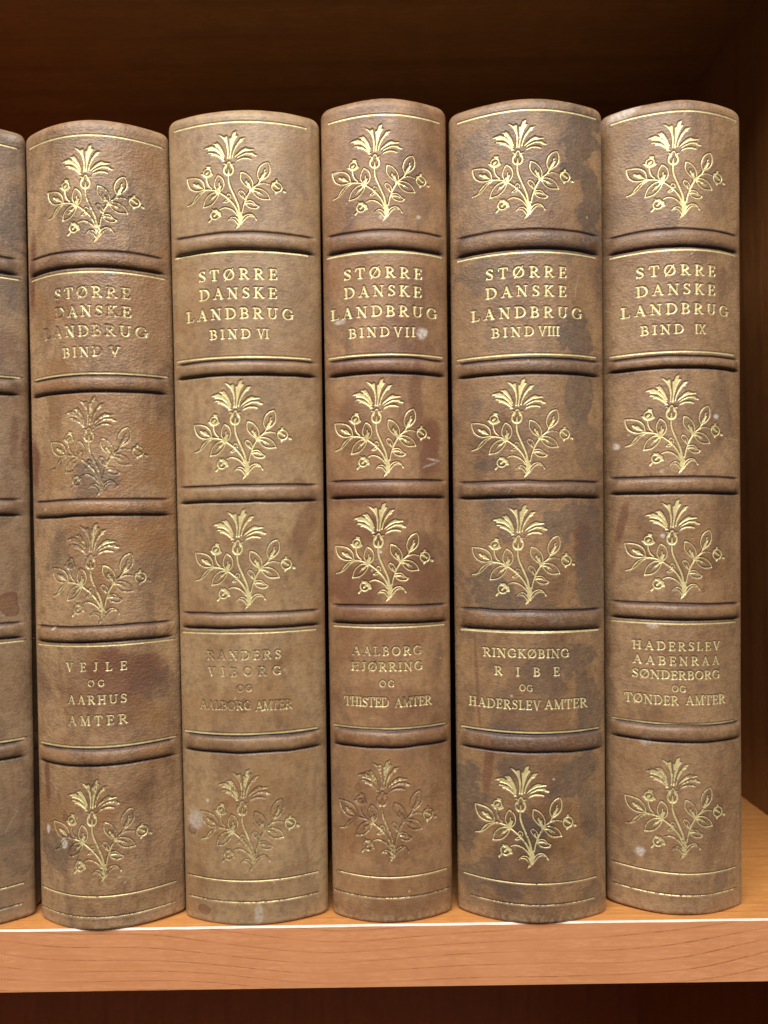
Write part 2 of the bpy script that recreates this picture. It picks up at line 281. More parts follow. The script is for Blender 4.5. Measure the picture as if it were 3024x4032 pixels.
def mesh_np(name, V, polys_flat, sizes, smooth=True):
    """mesh from numpy vertices, a flat loop list and polygon sizes"""
    me = bpy.data.meshes.new(name)
    me.vertices.add(len(V)); me.vertices.foreach_set('co', np.ascontiguousarray(V, dtype=np.float32).ravel())
    me.loops.add(len(polys_flat)); me.loops.foreach_set('vertex_index', np.ascontiguousarray(polys_flat, dtype=np.int32))
    me.polygons.add(len(sizes))
    st = np.zeros(len(sizes), np.int32); st[1:] = np.cumsum(sizes)[:-1]
    me.polygons.foreach_set('loop_start', st)
    me.polygons.foreach_set('loop_total', np.ascontiguousarray(sizes, dtype=np.int32))
    me.update(calc_edges=True)
    me.polygons.foreach_set('use_smooth', np.full(len(sizes), smooth))
    return me

def attr_np(me, name, vals):
    a = me.attributes.new(name, 'FLOAT', 'POINT')
    a.data.foreach_set('value', np.ascontiguousarray(vals, dtype=np.float32))

def box(name, x0, x1, y0, y1, z0, z1, mat, parent, bevel=0.):
    v = [(x, y, z) for z in (z0, z1) for y in (y0, y1) for x in (x0, x1)]
    f = [(0, 2, 3, 1), (4, 5, 7, 6), (0, 1, 5, 4), (2, 6, 7, 3), (0, 4, 6, 2), (1, 3, 7, 5)]
    me = bpy.data.meshes.new(name); me.from_pydata(v, [], f)
    o = link(name, me, mat, parent)
    if bevel:
        b = o.modifiers.new('bevel', 'BEVEL'); b.width = bevel; b.segments = 3
    return o

def hexa(name, pts8, mat, parent):
    f = [(0, 2, 3, 1), (4, 5, 7, 6), (0, 1, 5, 4), (2, 6, 7, 3), (0, 4, 6, 2), (1, 3, 7, 5)]
    me = bpy.data.meshes.new(name); me.from_pydata(pts8, [], f)
    return link(name, me, mat, parent)

# ------------------------------------------------------------------ numpy noise
def vnoise(rng, X, Y, scale, octaves=4, gain=.5):
    out = np.zeros_like(X); amp = 1.; tot = 0.
    for o in range(octaves):
        n = 256
        G = rng.random((n, n))
        u = X * scale + rng.random() * 99; v = Y * scale + rng.random() * 99
        iu = np.floor(u).astype(int); iv = np.floor(v).astype(int)
        fu = u - iu; fv = v - iv
        fu = fu * fu * (3 - 2 * fu); fv = fv * fv * (3 - 2 * fv)
        a = G[iv % n, iu % n]; b = G[iv % n, (iu + 1) % n]
        c = G[(iv + 1) % n, iu % n]; d = G[(iv + 1) % n, (iu + 1) % n]
        out += amp * ((a * (1 - fu) + b * fu) * (1 - fv) + (c * (1 - fu) + d * fu) * fv)
        tot += amp; amp *= gain; scale *= 2.03
    return out / tot

def sstep(a, b, x):
    t = np.clip((x - a) / (b - a), 0, 1); return t * t * (3 - 2 * t)

# ------------------------------------------------------------------ signed-distance drawing
def sd_stroke(D, X, Y, pts, w):
    """union a tapered polyline (radius w per vertex) into the distance field D"""
    for (x0, y0), (x1, y1), r0, r1 in zip(pts[:-1], pts[1:], w[:-1], w[1:]):
        dx, dy = x1 - x0, y1 - y0
        t = np.clip(((X - x0) * dx + (Y - y0) * dy) / max(dx * dx + dy * dy, 1e-9), 0, 1)
        np.minimum(D, np.hypot(X - x0 - t * dx, Y - y0 - t * dy) - (r0 + (r1 - r0) * t), out=D)

def sd_fill(D, X, Y, pts):
    ins = np.zeros(X.shape, bool); dist = np.full(X.shape, 1e9)
    for (x0, y0), (x1, y1) in zip(pts, pts[1:] + pts[:1]):
        dx, dy = x1 - x0, y1 - y0
        t = np.clip(((X - x0) * dx + (Y - y0) * dy) / max(dx * dx + dy * dy, 1e-9), 0, 1)
        np.minimum(dist, np.hypot(X - x0 - t * dx, Y - y0 - t * dy), out=dist)
        if dy != 0:
            ins ^= ((y0 > Y) != (y1 > Y)) & (X < (Y - y0) / dy * dx + x0)
    np.minimum(D, np.where(ins, -dist, dist), out=D)

def curve(pts, n=5):
    """Catmull-Rom through pts"""
    P = [np.array(p, float) for p in pts]; P = [2 * P[0] - P[1]] + P + [2 * P[-1] - P[-2]]
    out = []
    for i in range(1, len(P) - 2):
        a, b, c, d = P[i - 1:i + 3]
        for t in np.linspace(0, 1, n, endpoint=False):
            out.append(tuple(.5 * (2 * b + (c - a) * t + (2 * a - 5 * b + 4 * c - d) * t ** 2 + (3 * b - a - 3 * c + d) * t ** 3)))
    out.append(tuple(P[-2])); return out

# the flower tool: one cornflower-like bloom over leaves and buds, drawn on a 1175-unit square
FS, FF = [], []
def st(pts, w0, w1=None):
    c = curve(pts) if len(pts) > 2 else [tuple(map(float, p)) for p in pts]
    w1 = w0 if w1 is None else w1
    FS.append((c, list(np.linspace(w0 / 2, w1 / 2, len(c)))))
def fi(*pts): FF.append([tuple(map(float, p)) for p in pts])
def leaf(a, b, w=15):
    st(a, w); st(b, w)
def ring(cx, cy, rx, ry, w, a0=0, a1=360):
    P = [(cx + rx * math.cos(math.radians(t)), cy + ry * math.sin(math.radians(t))) for t in np.linspace(a0, a1, 17)]
    FS.append((P, [w / 2] * len(P)))

st([(625,590),(628,650),(645,710),(680,790),(715,870),(740,940),(755,1040)], 24, 28)
fi((735,1000),(775,1000),(792,1060),(778,1130),(752,1182),(700,1215),(715,1188),(735,1140),(728,1060))
st([(615,1112),(645,1080),(680,1070),(712,1083),(738,1120)], 10, 14)
st([(640,1100),(675,1098),(705,1118),(735,1165)], 10, 18)
st([(775,1115),(795,1072),(830,1042),(875,1035),(912,1052),(945,1100)], 13, 15)
st([(768,1155),(800,1110),(840,1068),(880,1057),(915,1068)], 16, 10)
st([(936,1090),(945,1100)], 20)
st([(725,1050),(700,1015),(650,975),(590,955),(550,960),(520,975)], 18, 12)
ring(460, 1030, 52, 52, 19)
fi((422,950),(442,966),(480,960),(502,985),(530,1000),(536,1030),(546,1058),(515,1066),(480,1010),(430,990))
st([(452,1040),(485,1005)], 26); st([(392,1105),(412,1083)], 27)
st([(735,1020),(700,945),(655,885),(610,840),(560,800),(510,765)], 26, 19)
leaf([(632,862),(605,825),(618,790)], [(618,790),(650,808),(652,845)], 11); st([(628,830),(632,840)], 15)
leaf([(640,862),(600,865),(565,890)], [(565,890),(600,893),(636,872)], 11)
st([(490,765),(515,768)], 38, 28)
leaf([(492,752),(460,690),(468,620),(500,562)], [(500,562),(550,600),(572,660),(560,720),(518,765)])
fi((505,762),(488,722),(492,700),(505,702),(507,648),(522,640),(521,682),(540,675),(546,690),(535,722),(520,758))
leaf([(500,765),(430,768),(370,808),(335,860),(318,930)], [(318,930),(400,915),(450,880),(490,830),(510,780)])
st([(495,778),(440,822),(400,862)], 26, 8); st([(462,806),(412,818)], 16, 7); st([(470,808),(440,838)], 18, 8)
st([(500,760),(450,737),(380,722),(320,714)], 20, 18)
leaf([(335,702),(320,632),(270,582),(200,560),(116,553)], [(116,553),(125,612),(150,670),(200,710),(262,724),(330,716)])
fi((332,714),(282,694),(240,684),(232,667),(208,660),(185,625),(215,618),(226,638),(256,630),(281,655),(287,667),(312,692))
leaf([(400,726),(320,735),(250,766),(215,802),(180,856),(120,880)], [(120,880),(182,866),(232,830),(262,798),(292,766),(335,740)], 13)
st([(200,832),(250,775)], 8, 12)
st([(425,712),(390,680),(368,630),(362,582)], 15, 20)
ring(370, 512, 46, 40, 16); st([(318,535),(345,562),(388,566),(432,545)], 26); st([(292,530),(322,530)], 8, 20); st([(437,546),(415,520)], 10, 18)
st([(362,525),(378,512)], 32); st([(376,452),(402,456)], 30, 26); st([(402,470),(410,495)], 12)
st([(785,1015),(800,940),(820,880),(850,810),(885,755)], 17, 21); st([(882,745),(902,735)], 40)
leaf([(815,865),(768,820),(745,780),(765,756)], [(765,756),(800,775),(825,820),(818,865)], 12); st([(790,808),(802,848)], 12, 18)
leaf([(820,886),(870,875),(910,886),(940,920),(978,938)], [(978,938),(955,962),(900,965),(850,946),(820,905)], 14)
st([(840,905),(895,908),(925,930)], 26, 10)
leaf([(872,732),(812,685),(770,620),(774,537)], [(774,537),(832,556),(886,610),(908,670),(903,722)])
fi((886,732),(840,692),(834,667),(818,660),(829,618),(846,640),(852,662),(870,650),(881,690),(893,726))
leaf([(895,737),(960,726),(1030,746),(1080,790),(1106,846)], [(1106,846),(1010,850),(950,822),(905,770)])
st([(905,752),(960,766),(1020,800)], 30, 9); st([(965,770),(990,766)], 20, 8); st([(960,775),(985,802)], 16, 7)
st([(890,735),(950,690),(985,650),(1000,620)], 20, 15)
leaf([(987,622),(965,560),(985,482),(1030,430),(1085,407)], [(1085,407),(1105,452),(1105,522),(1080,570),(1040,606),(990,632)])
fi((990,618),(1009,560),(1030,540),(1041,490),(1063,480),(1050,520),(1071,520),(1050,560),(1040,592),(1010,612))
st([(920,710),(980,676),(1040,662),(1105,675)], 14, 10)
ring(1183, 693, 58, 57, 19); st([(1180,612),(1180,628)], 28); st([(1262,736),(1274,740)], 36, 30); fi((1148,745),(1195,752),(1166,788))
st([(1160,672),(1205,704)], 34, 22); fi((1125,640),(1175,625),(1160,660),(1130,690))
st([(598,440),(578,480),(575,525),(598,558),(627,568)], 24, 28); st([(660,440),(680,480),(680,525),(657,558),(627,568)], 24, 28)
st([(602,440),(635,406),(655,440)], 15); st([(565,428),(600,437)], 10, 16); st([(655,442),(695,434)], 16, 10)
st([(627,555),(630,490)], 34, 12); st([(605,445),(592,475)], 26); st([(655,445),(668,475)], 26)
fi((360,300),(395,279),(442,284),(490,298),(540,338),(595,398),(555,408),(545,382),(500,347),(455,325),(415,322),(428,302),(392,294))
fi((330,235),(370,214),(430,199),(446,211),(480,225),(530,270),(570,328),(588,372),(560,367),(520,312),(470,272),(420,262),(380,259),(388,240))
fi((438,180),(478,181),(490,164),(520,190),(560,255),(582,318),(594,352),(570,337),(540,282),(500,236),(475,220),(470,200))
fi((504,75),(545,90),(580,110),(600,94),(619,100),(622,160),(636,250),(626,372),(608,372),(612,282),(600,202),(575,150),(540,110))
fi((640,376),(630,372),(645,270),(638,120),(660,118),(680,60),(726,41),(715,92),(746,100),(715,142),(700,172),(680,232),(662,300),(656,372))
fi((663,362),(680,282),(710,212),(745,165),(770,130),(832,124),(795,160),(801,170),(760,192),(720,252),(692,310),(682,362))
fi((683,382),(720,320),(780,264),(830,240),(870,254),(927,257),(931,269),(870,282),(820,287),(770,312),(720,347))
fi((693,397),(750,340),(830,298),(912,294),(921,310),(966,330),(950,346),(910,340),(890,326),(830,322),(760,352))
fi((703,417),(740,380),(800,357),(860,357),(907,380),(890,389),(850,382),(790,382),(740,402))

def flower_field(X, Y):
    """X, Y on the drawing square"""
    D = np.full(X.shape, 1e3)
    for p, w in FS:
        lo = np.array(p).min(0) - 60; hi = np.array(p).max(0) + 60
        m = (X > lo[0]) & (X < hi[0]) & (Y > lo[1]) & (Y < hi[1])
        d = D[m]; sd_stroke(d, X[m], Y[m], p, w); D[m] = d
    for p in FF:
        lo = np.array(p).min(0) - 60; hi = np.array(p).max(0) + 60
        m = (X > lo[0]) & (X < hi[0]) & (Y > lo[1]) & (Y < hi[1])
        d = D[m]; sd_fill(d, X[m], Y[m], p); D[m] = d
    return D

# roman capitals with serifs: cap height 1; strokes as (points, radius...) ; width first
T_, t_ = .075, .034
def arc(cx, cy, rx, ry, a0, a1, thick, thin, n=14):
    P, W = [], []
    for a in np.linspace(math.radians(a0), math.radians(a1), n):
        P.append((cx + rx * math.cos(a), cy + ry * math.sin(a)))
        W.append(thin + (thick - thin) * abs(math.cos(a)) ** 1.2)
    return P, W
def ln(x0, y0, x1, y1, w): return [(x0, y0), (x1, y1)], [w, w]
def sf(x, y, l=.17): return ln(x - l, y, x + l, y, t_)
def letters():
    G = {}
    def stem(x): return [ln(x, .03, x, .97, T_), sf(x, .03), sf(x, .97)]
    G['I'] = (.36, stem(.18))
    G['L'] = (.64, stem(.18) + [ln(.18, .03, .6, .03, t_), ln(.6, .03, .64, .24, t_ * 1.2)])
    G['E'] = (.66, stem(.18) + [ln(.18, .03, .6, .03, t_), ln(.6, .03, .65, .24, t_ * 1.2), ln(.18, .97, .58, .97, t_), ln(.58, .97, .61, .78, t_ * 1.2), ln(.2, .52, .48, .52, t_), ln(.48, .42, .48, .62, t_)])
    G['T'] = (.74, [ln(.37, .03, .37, .97, T_), sf(.37, .03), ln(.04, .97, .70, .97, t_), ln(.04, .97, .01, .76, t_ * 1.2), ln(.70, .97, .73, .76, t_ * 1.2)])
    G['H'] = (.86, stem(.18) + stem(.68) + [ln(.18, .52, .68, .52, t_)])
    G['N'] = (.88, [ln(.16, .03, .16, .97, t_), sf(.16, .03, .13), sf(.1, .97, .1), ln(.16, .97, .72, .03, T_), ln(.72, .03, .72, .97, t_), sf(.72, .97, .13)])
    G['M'] = (1.02, [ln(.16, .03, .18, .97, t_), sf(.16, .03, .13), sf(.14, .97, .08), ln(.18, .97, .5, .06, T_), ln(.5, .06, .82, .97, t_), ln(.82, .97, .86, .03, T_), sf(.86, .03, .15), sf(.86, .97, .1)])
    G['A'] = (.86, [ln(.14, .03, .43, .97, t_), ln(.43, .97, .72, .03, T_), sf(.14, .03, .13), sf(.72, .03, .14), ln(.25, .36, .6, .36, t_)])
    G['V'] = (.84, [ln(.14, .97, .42, .03, T_), ln(.42, .03, .70, .97, t_), sf(.14, .97, .14), sf(.70, .97, .13)])
    G['X'] = (.82, [ln(.14, .97, .68, .03, T_), ln(.14, .03, .68, .97, t_), sf(.14, .97, .13), sf(.68, .03, .13), sf(.14, .03, .12), sf(.68, .97, .12)])
    G['K'] = (.84, stem(.18) + [ln(.2, .44, .62, .97, t_), ln(.33, .58, .70, .03, T_), sf(.62, .97, .13), sf(.72, .03, .13)])
    G['D'] = (.86, stem(.18) + [arc(.38, .5, .42, .47, -90, 90, T_, t_), ln(.18, .03, .38, .03, t_), ln(.18, .97, .38, .97, t_)])
    G['B'] = (.72, stem(.18) + [arc(.36, .745, .22, .225, -90, 90, T_ * .9, t_, 10), arc(.38, .275, .26, .245, -90, 90, T_, t_, 10), ln(.18, .97, .36, .97, t_), ln(.18, .52, .38, .52, t_), ln(.18, .03, .38, .03, t_)])
    G['R'] = (.80, stem(.18) + [arc(.36, .735, .24, .235, -90, 90, T_, t_, 10), ln(.18, .97, .36, .97, t_), ln(.18, .5, .36, .5, t_), ln(.36, .5, .68, .04, T_), sf(.72, .03, .1)])
    G['O'] = (.92, [arc(.46, .5, .38, .47, 0, 360, T_, t_, 28)])
    G['Ø'] = (.92, G['O'][1] + [ln(.14, -.04, .78, 1.04, t_ * 1.1)])
    G['G'] = (.88, [arc(.46, .5, .38, .47, 48, 330, T_, t_, 22), ln(.71, .85, .74, .72, t_ * 1.3), ln(.76, .12, .76, .44, T_ * .9), sf(.74, .45, .14)])
    G['U'] = (.86, [ln(.17, .97, .17, .36, T_), sf(.17, .97, .15), arc(.43, .36, .26, .33, 180, 360, T_ * .8, t_, 12), ln(.69, .36, .69, .97, t_), sf(.69, .97, .13)])
    G['J'] = (.48, [ln(.3, .2, .3, .97, T_), sf(.3, .97), arc(.17, .2, .13, .18, 0, -140, T_ * .8, t_, 8)])
    G['S'] = (.60, [([(.50, .80), (.46, .90), (.32, .97), (.17, .93), (.10, .80), (.14, .66), (.30, .55), (.46, .43), (.53, .28), (.48, .11), (.31, .03), (.15, .07), (.08, .21)],
                     [t_, t_, t_, T_ * .6, T_ * .8, T_ * .95, T_, T_, T_ * .9, T_ * .6, t_, t_, t_]), ln(.51, .95, .50, .78, t_ * 1.2), ln(.07, .04, .08, .22, t_ * 1.2)])
    return G
GLYPH = letters()

class Field:
    """a distance field over a box of a book's spine, in millimetres"""
    def __init__(s, x0, x1, z0, z1, step):
        s.x0, s.z0, s.h = x0, z0, step
        s.nx = int(math.ceil((x1 - x0) / step)) + 1; s.nz = int(math.ceil((z1 - z0) / step)) + 1
        s.X, s.Z = np.meshgrid(x0 + np.arange(s.nx) * step, z0 + np.arange(s.nz) * step)
        s.D = np.full(s.X.shape, 5.)
    def sample(s, x, z):
        u = (x - s.x0) / s.h; v = (z - s.z0) / s.h
        ok = (u >= 0) & (v >= 0) & (u < s.nx - 1) & (v < s.nz - 1)
        iu = np.clip(u.astype(int), 0, s.nx - 2); iv = np.clip(v.astype(int), 0, s.nz - 2)
        fu, fv = u - iu, v - iv; D = s.D
        r = (D[iv, iu] * (1 - fu) + D[iv, iu + 1] * fu) * (1 - fv) + (D[iv + 1, iu] * (1 - fu) + D[iv + 1, iu + 1] * fu) * fv
        return np.where(ok, r, 5.)

def text_field(runs, rng, bold):
    x0 = min(r[1] for r in runs) - 1; x1 = max(r[2] for r in runs) + 1
    z0 = min(r[3] for r in runs) - 1; z1 = max(r[4] for r in runs) + 1
    F = Field(x0, x1, z0, z1, .12)
    for txt, xl, xr, zb, zt in runs:
        cap = zt - zb - .25
        wsum = sum(GLYPH[c][0] for c in txt) * cap
        sx = 1.
        if len(txt) > 1:
            gap = (xr - xl - wsum) / (len(txt) - 1)
            if gap < -.02 * cap:
                sx = (xr - xl) / (wsum * .98); gap = -.0
                gap = (xr - xl - wsum * sx) / (len(txt) - 1)
            elif gap > .12 * cap:
                sx = min(1.14, (xr - xl) / (wsum * 1.08)); gap = (xr - xl - wsum * sx) / (len(txt) - 1)
        else:
            gap = 0.; sx = (xr - xl) / wsum
        x = xl
        for c in txt:
            w, strokes = GLYPH[c]
            dz = rng.uniform(-.06, .06); k = cap
            for P, W in strokes:
                pts = [(x + px * k * sx, zb + .12 + dz + py * k) for px, py in P]
                lo = np.array(pts).min(0) - 1.; hi = np.array(pts).max(0) + 1.
                i0 = max(int((lo[0] - F.x0) / F.h), 0); i1 = int((hi[0] - F.x0) / F.h) + 2
                j0 = max(int((lo[1] - F.z0) / F.h), 0); j1 = int((hi[1] - F.z0) / F.h) + 2
                d = F.D[j0:j1, i0:i1]
                sd_stroke(d, F.X[j0:j1, i0:i1], F.Z[j0:j1, i0:i1], pts, [q * k * bold * max(sx, .75) for q in W])
            x += w * k * sx + gap
    return F

def marching(D):
    """filled contour of D < 0: vertices in cell units and polygons"""
    nz, nx = D.shape
    ins = D < 0
    case = ins[:-1, :-1] * 1 + ins[:-1, 1:] * 2 + ins[1:, 1:] * 4 + ins[1:, :-1] * 8
    jj, ii = np.nonzero(case)
    cs = case[jj, ii]
    N = nz * nx
    def cid(j, i): return j * nx + i
    corner = [cid(jj, ii), cid(jj, ii + 1), cid(jj + 1, ii + 1), cid(jj + 1, ii)]
    edge = [N + cid(jj, ii), 2 * N + cid(jj, ii + 1), N + cid(jj + 1, ii), 2 * N + cid(jj, ii)]
    flat, sizes = [], []
    for c in range(1, 16):
        m = cs == c
        if not m.any(): continue
        seq = []
        for k in range(4):
            a = (c >> k) & 1; b = (c >> ((k + 1) % 4)) & 1
            if a: seq.append(corner[k][m])
            if a != b: seq.append(edge[k][m])
        A = np.stack(seq, 1)
        flat.append(A.ravel()); sizes.append(np.full(len(A), A.shape[1], np.int32))
    flat = np.concatenate(flat); sizes = np.concatenate(sizes)
    ids, inv = np.unique(flat, return_inverse=True)
    kind = ids // N; r = ids % N; j = r // nx; i = r % nx
    U = i.astype(float); V = j.astype(float)
    h = kind == 1
    a, b = D[j[h], i[h]], D[j[h], i[h] + 1]; U[h] += a / (a - b)
    v = kind == 2
    a, b = D[j[v], i[v]], D[j[v] + 1, i[v]]; V[v] += a / (a - b)
    return U, V, inv.ravel(), sizes

# the flower drawn once on its square, reused for every impression
_fx, _fy = np.meshgrid(np.linspace(90, 1310, 245), np.linspace(15, 1240, 246))
FLOWER = flower_field(_fx, _fy)
def flower_into(F, x0, x1, z0, z1, bold, turn):
    xc, zc = (x0 + x1) / 2, (z0 + z1) / 2
    c, s_ = math.cos(math.radians(turn)), math.sin(math.radians(turn))
    RX = xc + (F.X - xc) * c - (F.Z - zc) * s_; RZ = zc + (F.X - xc) * s_ + (F.Z - zc) * c
    u = 115 + (RX - x0) / (x1 - x0) * 1175
    v = 40 + (z1 - RZ) / (z1 - z0) * 1175
    fu = np.clip((u - 90) / 5., 0, 243.999); fv = np.clip((v - 15) / 5., 0, 244.999)
    iu, iv = fu.astype(int), fv.astype(int); a, b = fu - iu, fv - iv
    d = (FLOWER[iv, iu] * (1 - a) + FLOWER[iv, iu + 1] * a) * (1 - b) + (FLOWER[iv + 1, iu] * (1 - a) + FLOWER[iv + 1, iu + 1] * a) * b
    F.D = np.minimum(F.D, d * (z1 - z0) / 1175 - bold)

# ------------------------------------------------------------------ one leather volume
SHELF_Z = .0
DEPTH = 185.
GOLD = gilding('worn_gilding')
PAPER = paper('page_edges')

def profile(sag, ncol):
    """cross-section of a spine: fraction of half width f and depth y (mm) over arc length, for a half width of about 24 mm"""
    h = 24.; xs = .88 * h
    k = sag / (.84 * h) ** 2
    sl = math.atan(2 * k * xs)
    P = [(x, k * x * x) for x in np.linspace(0, xs, 60)]
    y0 = k * xs * xs
    ry = 3.8
    c1 = (xs + 1.7 * math.cos(sl), y0 + 1.7 * math.sin(sl)); c2 = (h, y0 + ry - 1.6); c3 = (h, y0 + ry)
    for t in np.linspace(0, 1, 24)[1:]:
        P.append(tuple((1 - t) ** 3 * np.array((xs, y0)) + 3 * (1 - t) ** 2 * t * np.array(c1) + 3 * (1 - t) * t * t * np.array(c2) + t ** 3 * np.array(c3)))
    ye = P[-1][1]
    # the joint: a shallow hollow, then the board
    for t in np.linspace(0, 1, 14)[1:]:
        P.append((h - 1.3 * math.sin(math.pi / 2 * min(t * 1.4, 1)) * 1.15, ye + 7. * t))
    P = np.array(P); P = np.vstack([P[:0:-1] * [-1, 1], P])
    s = np.concatenate([[0], np.cumsum(np.hypot(*np.diff(P, axis=0).T))])
    q = np.linspace(0, s[-1], ncol)
    return np.interp(q, s, P[:, 0]) / h, np.interp(q, s, P[:, 1])

def ridge(d, half):
    """raised cord: height at distance d from its middle"""
    t = np.clip(np.abs(d) / half, 0, 1)
    return np.clip(1 - t ** 2.6, 0, 1) ** .9

def build_book(key, B, look):
    rng = np.random.default_rng(look['seed'])
    root = bpy.data.objects.new('leather_volume', None); COL.objects.link(root)
    root.empty_display_size = .02
    root.location = (B['x'] / 1e3, B['y'] / 1e3, SHELF_Z)
    root.rotation_euler = (0, math.radians(B['lean']), math.radians(B['yaw']))   # Rz(yaw) @ Ry(lean)
    tag(root, look['label'], 'book', 'matching leather volumes standing in a row on the shelf')
    MAT = leather('calf_leather', look['light'], look['mid'], look['deep'], look['seed'], look['grain'], look['mottle'])
    H, hw0, dhw = B['H'], B['hw0'] - .18, B['dhw']
    ncol = 270; step = .24
    f, py = profile(B['sag'], ncol)
    rt, rb = 3.8, 1.4
    th = np.linspace(0, math.pi / 2, 14)
    zl = rb - rb * np.sin(th[::-1]); il = rb * (1 - np.cos(th[::-1]))
    zm = np.arange(rb + step, H - rt, step)
    zt = H - rt + rt * np.sin(th); it = rt * (1 - np.cos(th))
    zr = np.concatenate([zl, zm, zt]); inset = np.concatenate([il, np.zeros_like(zm), it])
    nr = len(zr)
    hw = hw0 + dhw * zr
    Z, Fx = np.meshgrid(zr, f, indexing='ij')
    X = Fx * hw[:, None]
    # gentle unevenness of the covering
    Y = np.broadcast_to(py, Z.shape) + .35 * (vnoise(rng, X + 300, Z + 50, .045, 2) - .5) + .12 * (vnoise(rng, X + 300, Z, .25, 2) - .5)
    # a slightly wavy head and foot
    wob = (vnoise(rng, X + 200, Z * 0 + 3, .05, 2) - .5)
    Zw = Z + wob * .8 * sstep(H - 12, H, Z) + wob * .5 * sstep(6, 0, Z)
    tx = np.gradient(X, axis=1); ty = np.gradient(Y, axis=1)
    nl = np.hypot(tx, ty) + 1e-9
    NX, NY = ty / nl, -tx / nl
    disp = -np.broadcast_to(inset[:, None], Z.shape).copy()
    tool_shade = np.zeros_like(Z)
    # raised bands
    band_rows = []; rubs = np.zeros_like(Z); bandm = np.zeros_like(Z)
    xe = np.abs(Fx)
    for zu, zd in B['bands']:
        zc, half = (zu + zd) / 2, (zu - zd) / 2
        amp = rng.uniform(.85, 1.15) * (.80 * sstep(.96, .80, xe) + .20 * sstep(1.0, .93, xe))
        d = Z - zc + .5 * (vnoise(rng, X + 90, Z, .12, 2) - .5)
        disp += amp * ridge(d, half) * (np.abs(d) < half)
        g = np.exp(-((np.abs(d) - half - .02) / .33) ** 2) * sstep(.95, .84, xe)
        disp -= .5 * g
        tool_shade = np.maximum(tool_shade, np.clip(g * 1.35, 0, 1) * look.get('tool_shade', .95) * (.65 + .5 * vnoise(rng, X + 70, Z, .3, 3)))
        # cord flanks: dye plus painted overhead shade, deeper on the lower side
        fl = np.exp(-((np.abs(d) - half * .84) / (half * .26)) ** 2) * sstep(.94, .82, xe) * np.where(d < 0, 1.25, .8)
        tool_shade = np.maximum(tool_shade, fl * .50 * look.get('tool_shade', .8))
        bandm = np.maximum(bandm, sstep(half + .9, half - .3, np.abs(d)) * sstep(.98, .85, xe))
        rubs = np.maximum(rubs, np.exp(-((d - half * .1) / (half * .5)) ** 2) * sstep(.99, .8, xe) * rng.uniform(.2, .42))
        band_rows.append((zu + .35, zd - .35))
    # pressed tools: rules, flowers, lettering
    pieces = []
    for i, (z, xl, xr) in enumerate(B['rules']):
        hwz = hw0 + dhw * z
        xl, xr = max(xl, -.955 * hwz), min(xr, .955 * hwz)
        Fd = Field(xl - 1, xr + 1, z - 1.2, z + 1.2, .1)
        r = .27 if i < 5 else .20
        sd_stroke(Fd.D, Fd.X, Fd.Z, [(xl, z), (xr, z)], [r, r])
        pieces.append(('gilt_rule', Fd, look['rule_wear'][i], .12 if i < 5 else .30))
    for i, (x0, x1, z0, z1) in enumerate(B['fl']):
        Fd = Field(x0 - 1.5, x1 + 1.5, z0 - 1.5, z1 + 1.5, .14)
        flower_into(Fd, x0, x1, z0, z1, rng.uniform(-.065, -.02), rng.uniform(-.9, .9))
        pieces.append(('floral_ornament', Fd, look['fl_wear'][i] + rng.uniform(-.03, .05), rng.uniform(.22, .32)))
    if B['title']: pieces.append(('title_lettering', text_field(B['title'], rng, 1.22), look['title_wear'], .24))
    if B['place']: pieces.append(('county_lettering', text_field(B['place'], rng, 1.15), look['place_wear'], .25))
    for nm, Fd, wear, dep in pieces:
        rows = np.nonzero((zr > Fd.z0) & (zr < Fd.z0 + Fd.nz * Fd.h))[0]
        if not len(rows): continue
        a, b = rows[0], rows[-1] + 1
        D = Fd.sample(X[a:b], Z[a:b])
        D = np.where(np.abs(Fx[a:b]) < .97, D, 5.)
        disp[a:b] -= dep * sstep(.22, -.16, D)
        disp[a:b] += .03 * np.exp(-((D - .42) / .22) ** 2)          # leather pushed up beside the tool
        tool_shade[a:b] = np.maximum(tool_shade[a:b], (.24 if nm != 'gilt_rule' else .3) * np.exp(-((D - .10) / .20) ** 2))
    P = np.stack([X + NX * disp, Y + NY * disp, Zw], -1)
    du = np.gradient(P, axis=1); dv = np.gradient(P, axis=0)
    Nn = np.cross(du, dv); Nn /= np.linalg.norm(Nn, axis=-1, keepdims=True) + 1e-12
    # ---- stains (each with its own torn outline)
    ch = {q: np.zeros_like(Z) for q in ('ink', 'rust', 'amber', 'burnish', 'chalk', 'scuff')}
    names = dict(d='ink', r='rust', o='amber', b='burnish', p='chalk')
    wx = (vnoise(rng, X + 100, Z, .16, 4) - .5); wz = (vnoise(rng, X + 100, Z, .16, 4) - .5)
    fine = vnoise(rng, X + 100, Z, .9, 3) - .5
    for kd, cx, cz, rx, rz, ang, amt in B['st']:
        m = (np.abs(X - cx) < 3 * max(rx, rz) + 3) & (np.abs(Z - cz) < 3 * max(rx, rz) + 3)
        c, s = math.cos(math.radians(ang)), math.sin(math.radians(ang))
        wob_ = min(rx, rz) * (1.5 if kd in 'dob' else .35 if kd == 'p' else .8)
        ddx = X[m] - cx + wx[m] * wob_ * 1.6; ddz = Z[m] - cz + wz[m] * wob_ * 1.6
        a = (ddx * c - ddz * s) / rx; b = (ddx * s + ddz * c) / rz
        d = np.hypot(a, b) + fine[m] * (.5 if kd in 'dp' else .15)
        if kd == 'r':
            v = sstep(1.25, .62, d) if max(rx, rz) > 5.5 else sstep(1.05, .92, d) * (.72 + .28 * np.exp(-((d - .93) / .12) ** 2))
        elif kd == 'd':
            v = sstep(1.18, .78, d) * (.8 + .2 * np.exp(-((d - .9) / .15) ** 2))
        elif kd == 'p':
            v = sstep(1.1, .5, d)
        else:
            v = sstep(1.45, .45, d)
        t = ch[names[kd]][m]
